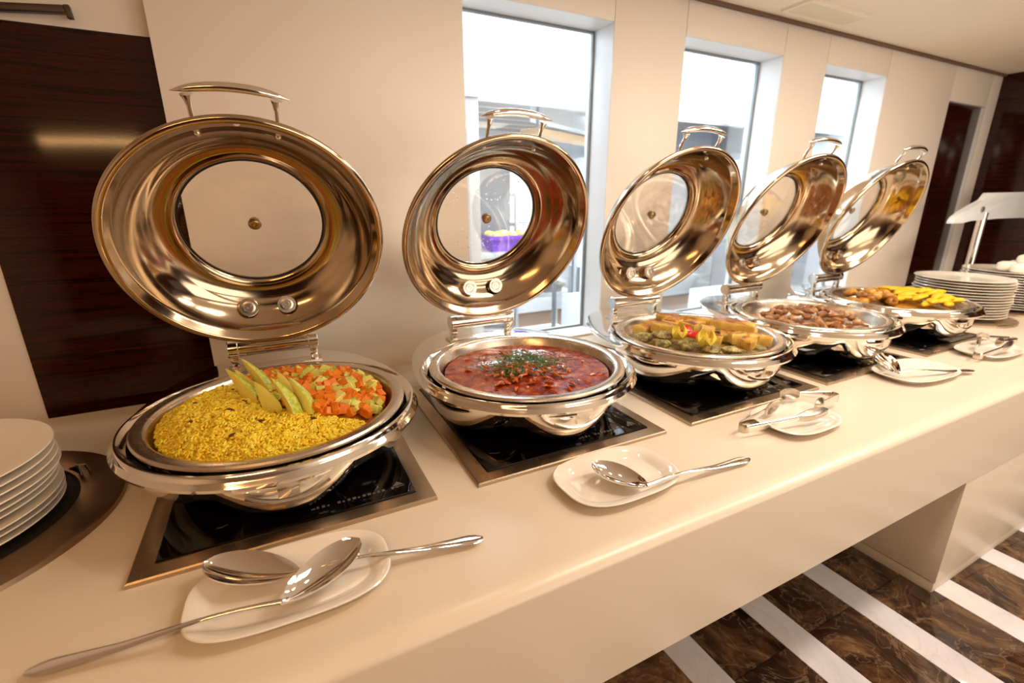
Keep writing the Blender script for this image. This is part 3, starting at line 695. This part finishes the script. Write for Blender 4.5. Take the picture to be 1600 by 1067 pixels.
for k in range(1500):
    q=rv.random(); cx,cy,sx=((.0,.07,.09) if q<.55 else (-.08,-.04,.05) if q<.7 else (.09,-.02,.06) if q<.88 else (0,-.02,.12))
    x=rv.gauss(cx,sx); y=rv.gauss(cy,sx*.8)
    if math.hypot(x,y)>.34: continue
    z=z_(stz(x,y))+rv.uniform(.004,.020 if q<.55 else .012); l=rv.uniform(.004,.010); a=rv.uniform(0,6.28); c,s=math.cos(a)*l,math.sin(a)*l; h=rv.uniform(-.004,.005); w=l*.45
    b.add([(x-c,y-s,z-h),(x-s*.45,y+c*.45,z+.001),(x+c,y+s,z+h),(x+s*.45,y-c*.45,z+.001),(x,y,z-.0015)],[(0,1,2,3),(0,4,1),(1,4,2),(2,4,3),(3,4,0)])
tag(b.obj('chopped_herbs', M['herb'], loc=W(CX[1],CY,GZ), smooth=False),'chopped green herbs sprinkled over the red stew','herbs',kind='stuff')
# frittata pan
def slab(w,d,h,seed):
    r=random.Random(seed); b=MB(); n=7
    gx=[-w+2*w*i/n for i in range(n+1)]
    out=[(x,-d*(1+r.uniform(-.1,.1))) for x in gx]+[(w*(1+r.uniform(-.04,.04)),y) for y in (-d*.4,d*.4)]+[(x,d*(1+r.uniform(-.1,.1))) for x in gx[::-1]]+[(-w*(1+r.uniform(-.04,.04)),y) for y in (d*.4,-d*.4)]
    m=len(out); lv=[(-h*.5,.97),(-h*.46,1),(h*.2,1.01),(h*.42,1.0),(h*.5,.95)]
    vs=[(x*s,y*s,z+(r.uniform(-.05,.05)*h if k else 0)) for k,(z,s) in enumerate(lv) for x,y in out]+[(0,0,h*.55)]
    for k in range(len(lv)-1): b.add([],[]); 
    fs=[(k*m+i,k*m+(i+1)%m,(k+1)*m+(i+1)%m,(k+1)*m+i) for k in range(len(lv)-1) for i in range(m)]
    b.add(vs,fs,0); bs=0
    b.f.append(tuple(range(m))[::-1]); b.m.append(0)
    t=(len(lv)-1)*m
    for i in range(m): b.f.append((t+i,t+(i+1)%m,len(vs)-1)); b.m.append(1)
    return b
fz=lambda x,y: -.80+.05*max(0,1-(x*x+y*y)/.15)
tag(patch(lambda x,y:-.80+.035*max(0,1-(x*x+y*y)/.15),lambda x,y:True,-.838,R0=.376).obj('baked_vegetables', M['patty'], loc=W(CX[2],CY,GZ)),'bed of herbed baked vegetables beneath the frittata slices','vegetables',kind='stuff')
FR=[# x,y,z,w,d,h,rx,ry,rz, name
 (.12,.05,-.700,.13,.040,.048,-.1,.03,-.95),(.17,-.10,-.692,.115,.038,.050,.05,.05,-1.0),(-.02,.16,-.705,.075,.045,.045,.1,-.1,.4),(-.15,.12,-.715,.06,.04,.05,0,.1,-.5),
 (.02,.05,-.708,.07,.045,.05,.1,.0,.3),(-.05,-.17,-.725,.040,.034,.055,.1,.1,.5),(.06,-.22,-.718,.038,.036,.055,-.1,.1,1.0),(.03,-.31,-.722,.034,.034,.05,.1,-.1,.2),(.15,-.25,-.720,.040,.030,.045,0,.1,-.3),
 (-.02,-.09,-.700,.04,.035,.05,.1,.1,.8),(.19,-.30,-.730,.034,.03,.045,.1,0,.5),(.30,-.08,-.738,.04,.03,.04,0,.1,1.3),(-.22,.20,-.735,.05,.035,.045,.1,0,.3),(.02,.24,-.70,.07,.035,.04,.05,.05,-.2),
 (.20,.12,-.725,.06,.04,.045,.1,.1,.9),(.24,-.16,-.728,.035,.035,.04,0,0,.4),(-.05,.27,-.745,.07,.04,.045,.1,.0,.1),(.12,.25,-.745,.07,.04,.045,.0,.1,-.4),(.26,.04,-.740,.05,.04,.045,.1,.2,1.2),(.10,-.13,-.735,.05,.04,.05,0,0,.7)]
for k,(x,y,z,w,d,h,rx,ry,rz) in enumerate(FR):
    o=slab(w,d,h,k).obj('frittata_slice',[M['frit'],M['fritcrust']]); o.location=P_(2,x,y,z); o.rotation_euler=(rx,ry,rz)
    if k<4: tag(o,['long browned frittata slab on top of the pile, farther back in the third pan','long browned frittata slab on top of the pile, at its front right','frittata slab at the back of the pile, behind the red pepper','frittata block at the left end of the pile, behind the left carved lemon'][k],'frittata','frittata slices in the third pan')
    else: tag(o,'small golden browned frittata block heaped in the third pan','frittata','small frittata blocks in the third pan')
for k,(x,y,z) in enumerate([(-.24,.02,-.725),(-.31,-.06,-.745),(-.22,-.13,-.745),(-.15,-.24,-.745),(-.07,-.30,-.75),(-.30,.10,-.75)]):
    b=MB(); b.ball((0,0,0),(.055,.040,.024),14,8,jit=.13,rnd=R); o=b.obj('herbed_patty',M['patty']); o.location=P_(2,x,y,z); o.rotation_euler=(R.uniform(-.2,.2),R.uniform(-.2,.2),R.uniform(0,3)); tag(o,'greenish herb-crusted vegetable patty at the left of the frittata pan','patty','herbed patties in the third pan')
for k,(x,y,z,rz,lab) in enumerate([(-.13,-.045,-.700,.3,'red pepper wedge standing between the two carved lemons'),(-.14,-.12,-.712,-.6,'red pepper wedge lying lower, beside the near carved lemon')]):
    b=MB(); pts=[(-.035,0,-.02),(-.02,0,.006),(0,0,.018),(.022,0,.012),(.04,0,-.012)]; b.tube(pts,[(.012,.006),(.026,.010),(.032,.012),(.026,.010),(.010,.005)],12); o=b.obj('pepper_wedge',M['pepper']); o.location=P_(2,x,y,z); o.rotation_euler=(.7,.5,rz); tag(o,lab,'pepper')
def zig(label,x,y,z,r):
    t=thing('carved_lemon',P_(2,x,y,z),label,'garnish'); b=MB(); n=40
    def tooth(a): q=(a*5/(2*PI))%1; return abs(q-.5)*2
    rows=[[(0,0,-r*.8)]]; vs=[(0,0,-r*.8)]; fs=[]
    def row(k,inn):
        o=[]
        for i in range(n):
            a=2*PI*i/n; top=-.1*r+tooth(a)*r*1.15; zb=-.8*r+(top+.8*r)*k; c=r*math.sqrt(max(.05,1-((zb-.0)/(1.25*r))**2))*(.82 if inn else 1)*min(1,.25+k*1.6); o.append(len(vs)); vs.append((c*math.cos(a),c*math.sin(a),zb+(.004 if inn else 0)))
        return o
    R_=[row(k,0) for k in (.12,.35,.6,.8,1)]+[row(k,1) for k in (.98,.7,.4)]
    for i in range(n): fs.append((0,R_[0][i],R_[0][(i+1)%n]))
    for p,q in zip(R_,R_[1:]):
        for i in range(n): fs.append((p[i],p[(i+1)%n],q[(i+1)%n],q[i]))
    b.add(vs,fs); b.obj('rind',M['lemon'],t)
    b=MB(); b.ball((0,0,-r*.12),(r*.78,r*.78,r*.30),16,6); b.obj('flesh',M['lemonf'],t)
zig('carved zigzag lemon half at the left of the frittata, beside the red pepper',-.20,-.06,-.700,.045)
zig('carved zigzag lemon half at the front of the frittata, nearest the camera',-.15,-.20,-.708,.052)
# braised meat
tag(patch(lambda x,y:-.81+.02*max(0,1-((x-.03)**2+y*y)/.12),lambda x,y:True,-.838,R0=.37).obj('meat_sauce', M['meat'], loc=W(CX[3],CY,GZ)),'brown sauce pooled in the fourth pan','sauce',kind='stuff')
mm=[]
for k in range(6):
    b=MB(); b.ball((0,0,0),(R.uniform(.030,.045),R.uniform(.022,.03),R.uniform(.014,.022)),9,6,jit=.16,rnd=R); mm.append(b.mesh('meat_piece',M['meat']))
for k in range(70):
    a=rv.uniform(0,6.28); q=.29*math.sqrt(rv.random()); x=q*math.cos(a)*1.05; y=q*math.sin(a)-.01
    z=-.785+.07*(1-(q/.33)**2)+rv.uniform(-.01,.008)
    o=bpy.data.objects.new('meat_piece',mm[k%6]); SC.collection.objects.link(o); o.location=P_(3,x,y,z); o.rotation_euler=(rv.uniform(-.5,.5),rv.uniform(-.5,.5),rv.uniform(0,6)); tag(o,'brown braised meat piece in the fourth chafing dish','meat','meat pieces in the fourth pan')
# last pan
tag(patch(lambda x,y:-.80+.05*max(0,1-(x*x+y*y)/.14),lambda x,y:True,-.838,R0=.372).obj('roast_bed', M['roast'], loc=W(CX[4],CY,GZ)),'roasted vegetables layered in the bottom of the farthest pan','vegetables',kind='stuff')
for k in range(32):
    a=rv.uniform(0,6.28); q=.19*math.sqrt(rv.random()); x=-.16+q*math.cos(a); y=.10+q*math.sin(a)*1.1
    b=MB(); b.ball((0,0,0),(R.uniform(.035,.055),R.uniform(.03,.045),R.uniform(.022,.035)),12,7,jit=.07,rnd=R); o=b.obj('roasted_vegetable',M['roast']); o.location=P_(4,x,y,-.755+.075*(1-(q/.2)**2)+rv.uniform(-.01,.01)); o.rotation_euler=(rv.uniform(-.4,.4),rv.uniform(-.4,.4),rv.uniform(0,6)); tag(o,'browned roasted vegetable piece heaped on the left of the farthest pan','vegetable','roasted vegetables in the farthest pan')
for k in range(38):
    a=rv.uniform(0,6.28); q=.22*math.sqrt(rv.random()); x=.12+q*math.cos(a)*.9; y=-.06+q*math.sin(a)*1.15
    b=MB(); l=R.uniform(.07,.10); b.tube([(-l,0,0),(-l*.8,0,.004),(-l*.3,0,.010),(l*.3,0,.010),(l*.8,0,.003),(l,0,0)],[(.006,.005),(.020,.015),(.030,.021),(.028,.020),(.018,.013),(.005,.004)],10); o=b.obj('potato_wedge',M['potato']); o.location=P_(4,x,y,-.755+.075*(1-(q/.25)**2)+rv.uniform(-.008,.012)); o.rotation_euler=(rv.uniform(-.2,.2),rv.uniform(-.2,.2),rv.uniform(-1.4,-.2)+.5); tag(o,'bright yellow potato wedge heaped on the right of the farthest pan','potato','yellow potato wedges in the farthest pan')

# ------------------------------------------------------------------ crockery
def oval(x,y,a,bb,rz,label):
    """rounded-rectangle rest plate"""
    ex=3.0; b=MB(); n=72
    def sup(t,k): c,s=math.cos(t),math.sin(t); return ((a-k)*math.copysign(abs(c)**(2/ex),c),(bb-k)*math.copysign(abs(s)**(2/ex),s))
    prof=[(.070,.004),(.060,0),(.058,.006),(.045,.010),(.004,.030),(0,.034),(.003,.0365),(.010,.036),(.040,.0215),(.050,.013),(.062,.0095),(.10,.009)]
    vs=[];fs=[]
    for k,z in prof:
        for i in range(n): px,py=sup(2*PI*i/n,k); vs.append((px,py,z))
    m=len(prof)
    for r in range(m-1):
        for i in range(n): fs.append((r*n+i,r*n+(i+1)%n,(r+1)*n+(i+1)%n,(r+1)*n+i))
    fs.append(tuple(range(n))[::-1]); fs.append(tuple((m-1)*n+i for i in range(n)))
    b.add(vs,fs); o=b.obj('rest_plate', M['china']); o.location=W(x,y,-1); o.rotation_euler=(0,0,rz); return tag(o,label,'plate')
oval(-.065,1.175,.250,.150,-.03,'white rounded rest plate under the two crossed serving spoons')
oval(1.025,1.185,.235,.160,.02,'white rounded rest plate under the single serving spoon by the stew')
oval(2.07,1.185,.205,.150,.02,'white rounded rest plate under the tongs by the frittata')
oval(3.30,1.255,.27,.155,-.05,'white rounded rest plate in front of the braised meat dish')
oval(4.22,1.245,.24,.145,.0,'white rounded rest plate under the farthest tongs')
def dinner_plate(r):
    b=MB(); b.lathe([(0,.006),(r*.52,.006),(r*.56,.002),(r*.60,.002),(r*.62,.008),(r*.80,.016),(r*.985,.0285),(r,.031),(r*.995,.0345),(r*.98,.034),(r*.80,.0235),(r*.66,.0145),(r*.60,.0115),(0,.0115)],72)
    return b
ORD=['','second','third','fourth','fifth','sixth','seventh','eighth','ninth','tenth','eleventh','twelfth','thirteenth','fourteenth','fifteenth']
def stack(x,y,z0,r,n,dz,label,grp,top,jit=.006,seed=1):
    q=random.Random(seed); me=dinner_plate(r).mesh('dinner_plate',M['plate'])
    for k in range(n):
        o=bpy.data.objects.new('dinner_plate',me); SC.collection.objects.link(o)
        o.location=W(x+q.uniform(-jit,jit),y+q.uniform(-jit,jit),z0+k*dz)
        if k==n-1: tag(o,top,'plate',grp)
        else: tag(o,label+', '+ORD[n-1-k]+' from the top' if k else label+', at the very bottom','plate',grp)
# left plate dispenser
t=thing('plate_dispenser', W(-1.10,1.915,-1),'brown steel ring of the plate dispenser sunk in the counter at left','dispenser')
b=MB(); b.lathe([(.385,.0),(.385,.016),(.40,.020),(.50,.020),(.512,.015),(.515,0),(.385,0)],96); b.obj('ring', M['ringsteel'], t)
b=MB(); b.lathe([(0,.001),(.384,.001),(.384,.003),(0,.003)],72); b.obj('well_shade_disc', M['hole'], t)  # flat black disc on the counter, shade of the sunken hole put into colour
b=MB(); b.tube([(.40,.03,.018),(.385,.03,.055),(.395,.03,.062),(.415,.03,.055),(.425,.03,.02)],[(.016,.005)]*5,10); o=b.obj('clip', M['ringsteel'], t); o.rotation_euler=(0,0,.45)
stack(-1.10,1.915,-.995,.355,9,.0245,'white dinner plate in the left end stack','plates in the left dispenser','topmost white dinner plate of the stack at the left end',.008,3)
# right stacks
t=thing('plate_dispenser', W(5.30,1.85,-1),'steel dispenser ring under the first plate stack beyond the last chafing dish','dispenser')
b=MB(); b.lathe([(0,0),(.40,0),(.40,.018),(.385,.024),(.30,.024),(.29,.016),(0,.016)],64); b.obj('ring', M['frame'], t)
stack(5.30,1.85,-.975,.33,14,.023,'white dinner plate in the stack beside the last chafing dish','plates in the first right stack','topmost white dinner plate of the first stack right of the chafing dishes',.007,5)
t=thing('plate_dispenser', W(6.12,1.80,-1),'steel dispenser ring under the farthest plate stack','dispenser')
b=MB(); b.lathe([(0,0),(.41,0),(.41,.018),(.395,.024),(.30,.024),(.29,.016),(0,.016)],64); b.obj('ring', M['frame'], t)
stack(6.12,1.80,-.975,.36,15,.0225,'white dinner plate in the farthest right stack','plates in the farthest stack','topmost white dinner plate of the farthest stack',.007,6)
b=MB(); b.lathe([(0,0),(.05,0),(.07,.012),(.078,.04),(.070,.066),(.045,.082),(0,.086)],24); cm=b.mesh('cream_bun',M['cream'])
for k,(x,y,z) in enumerate([(5.93,1.70,0),(6.06,1.62,.0),(6.22,1.64,.004),(6.02,1.82,0),(6.18,1.80,.0),(6.10,1.72,.065)]):
    o=bpy.data.objects.new('cream_bun',cm); SC.collection.objects.link(o); o.location=W(x,y,-.975+14*.0225+.0145+z+.010); tag(o,'rounded cream-white bun on top of the farthest plate stack','bun','cream buns on the farthest stack')
# sneeze guard bracket and post
t=thing('lamp_post', W(6.62,2.3,-1),'chrome post carrying a white flat arm with a round screw at the right','stand')
b=MB(); b.lathe([(0,0),(.10,0),(.10,.015),(.05,.02),(.042,.03),(.042,.86),(0,.86)],28); b.obj('post', M['chrome'], t)
out=[(-.66,-.235),(-.655,-.205),(-.62,-.17),(-.52,-.13),(-.35,-.075),(-.12,-.02),(-.09,.02),(-.05,.055),(1.05,.07),(1.05,-.21),(.3,-.205),(-.3,-.215),(-.5,-.235)]
b=MB(); b.prism(out,-.03,.03,tr=lambda v:(v[0],v[2],v[1]+1)); b.obj('arm', M['white'], t, bevel=.006)
b=MB(); b.lathe([(0,0),(.028,0),(.028,.012),(.02,.016),(0,.016)],20,tr=lambda v:(v[0]-.14,-.031-v[2],v[1]+.895)); b.obj('screw', M['screw'], t)

# ------------------------------------------------------------------ cutlery
def spoon(name,bt,nk,end,wid,label,nz=.02,roll=0,cat='spoon',depth=.032):
    """bt bowl tip, nk neck, end handle end, in layout coords"""
    bt,nk,end=Vector(bt),Vector(nk),Vector(end); root=thing(name,W(*nk),label,cat)
    ax=(nk-bt); Lb=ax.length; ax.normalize(); up=Vector((0,0,1)); sd=ax.cross(up).normalized(); up=sd.cross(ax)
    if roll: q=Matrix.Rotation(roll,3,ax); sd=q@sd; up=q@up
    n=22; m=9; b=MB(); K=2*m+1
    def wid_(t): return wid*(math.sin(PI*t**.85)**.62 if 0<t<1 else 0)*(1-.10*t)
    for sgn in (0,1):
        vs=[];fs=[]
        for i in range(n+1):
            t=i/n; w=max(.0006 if i<n else .006,wid_(t)); w=max(w,.007 if t>.9 else 0)
            for k in range(-m,m+1):
                q=k/m; dp=depth*(math.sin(PI*t)**.7 if 0<t<1 else 0)*(1-abs(q)**2.2)
                p=bt-nk+ax*Lb*t+sd*w*q-up*(dp+(.0045 if sgn else 0)+ .0015*abs(q)*0)
                vs.append(p)
        for i in range(n):
            for k in range(K-1): fs.append((i*K+k,i*K+k+1,(i+1)*K+k+1,(i+1)*K+k))
        b.add(vs,fs)
    T=(n+1)*K
    for i in range(n):
        for k in (0,K-1): b.f.append((i*K+k,(i+1)*K+k,T+(i+1)*K+k,T+i*K+k)); b.m.append(0)
    b.obj('bowl',M['cutlery'],root)
    h=end-nk; pts=[];rad=[]
    for i in range(25):
        t=i/24; z=nz*math.sin(PI*min(1,t*1.5))*(1-t) ; pts.append(Vector((0,0,-.002))-ax*.008*(1-t)**8+h*t+Vector((0,0,z)))
        w=.0075-.002*math.sin(PI*min(1,t*2))+.019*max(0,(t-.30)/.70)**1.5; 
        if t>.9: w*=math.sqrt(max(.03,1-((t-.9)/.105)**2))
        rad.append((w,.0048 if t<.9 else .0048*math.sqrt(max(.1,1-((t-.9)/.11)**2))))
    b=MB(); b.tube(pts,rad,12); b.obj('handle',M['cutlery'],root); return root
spoon('serving_spoon',(-.275,1.300,-.928),(-.045,1.165,-.946),(.458,1.113,-.984),.062,'lower serving spoon on the front rest plate, handle pointing right',.018)
spoon('serving_spoon',(.112,1.178,-.905),(-.098,1.066,-.934),(-.605,1.172,-.984),.060,'upper serving spoon on the front rest plate, long handle pointing left',.020)
spoon('serving_spoon',(.955,1.240,-.932),(1.062,1.055,-.952),(1.585,1.056,-.984),.062,'single serving spoon with bowl on the rest plate by the stew',.022)
spoon('serving_spoon',(3.215,1.43,-.90),(3.10,1.25,-.95),(3.63,1.11,-.975),.045,'serving spoon resting on the plate before the braised meat, bowl raised',.018,roll=.5)
def tongs(b0,h1,h2,label,w=.020):
    """b0 bend, h1/h2 head centres"""
    b0,h1,h2=Vector(b0),Vector(h1),Vector(h2); root=thing('serving_tongs',W(*b0),label,'tongs'); mid=((h1+h2)/2-b0); L_=mid.length; ax=mid.normalized(); sd=Vector((-ax.y,ax.x,0)).normalized()
    pts=[]
    a1=h1-b0; a2=h2-b0; r=.022
    arc=[-ax*(r*(math.cos(t)-.0))+sd*r*math.sin(t)*1.0 for t in np.linspace(-PI/2,PI/2,9)]
    s1=1 if a1.dot(sd)>0 else -1
    for i,(hh,s) in enumerate(((a1,s1),(a2,-s1))):
        P=[Vector((0,0,0))+sd*r*s+(hh-sd*r*s)*t+Vector((0,0,.0)) for t in np.linspace(0,.72,10)]
        b=MB(); b.tube(P,[(.0028,w*(1-.35*k/9)) for k in range(10)],8); b.obj('arm',M['cutlery'],root)
        d=(hh-sd*r*s).normalized(); n_=Vector((-d.y,d.x,0)); up=Vector((0,0,1)); b=MB(); nn=10; K=7
        inn=-s if n_.dot(sd)>0 else s
        for sg in (0,1):
            vs=[];fs=[]
            for k in range(nn+1):
                t=k/nn; wh=.009+.030*math.sin(PI*min(1,.08+t*.80))**.8
                if t>.85: wh*=1-(t-.85)*2.2
                for j in range(-K//2+1,K//2+1):
                    q=j/(K//2); vs.append(sd*r*s+(hh-sd*r*s)*(.70+.46*t)+up*wh*q*.8+n_*inn*(-.016*(1-q*q)*math.sin(PI*t)+ (.004 if sg else 0)))
            KK=2*(K//2)+1; KK=len(vs)//(nn+1)
            for k in range(nn):
                for j in range(KK-1): fs.append((k*KK+j,k*KK+j+1,(k+1)*KK+j+1,(k+1)*KK+j))
            b.add(vs,fs)
        T=(nn+1)*KK
        for k in range(nn):
            for j in (0,KK-1): b.f.append((k*KK+j,(k+1)*KK+j,T+(k+1)*KK+j,T+k*KK+j)); b.m.append(0)
        for k in (0,nn):
            for j in range(KK-1): b.f.append((k*KK+j,k*KK+j+1,T+k*KK+j+1,T+k*KK+j)); b.m.append(0)
        b.obj('head',M['satin'],root)
    b=MB(); b.tube([sd*r*math.sin(t)-ax*r*math.cos(t) for t in np.linspace(-PI/2,PI/2,11)],[(.0028,w)]*11,8); b.obj('spring_bend',M['satin'],root)
    return root
tongs((1.745,1.205,-.955),(2.02,1.262,-.935),(2.12,1.118,-.935),'steel serving tongs by the frittata, bend pointing left toward the camera')
tongs((2.405,1.215,-.945),(2.16,1.300,-.915),(2.19,1.16,-.92),'steel serving tongs by the frittata, bend pointing right')
tongs((3.93,1.20,-.955),(4.22,1.30,-.93),(4.28,1.17,-.93),'farthest steel serving tongs, bend pointing left')
tongs((4.52,1.23,-.945),(4.30,1.33,-.915),(4.26,1.22,-.92),'farthest steel serving tongs, bend pointing right')
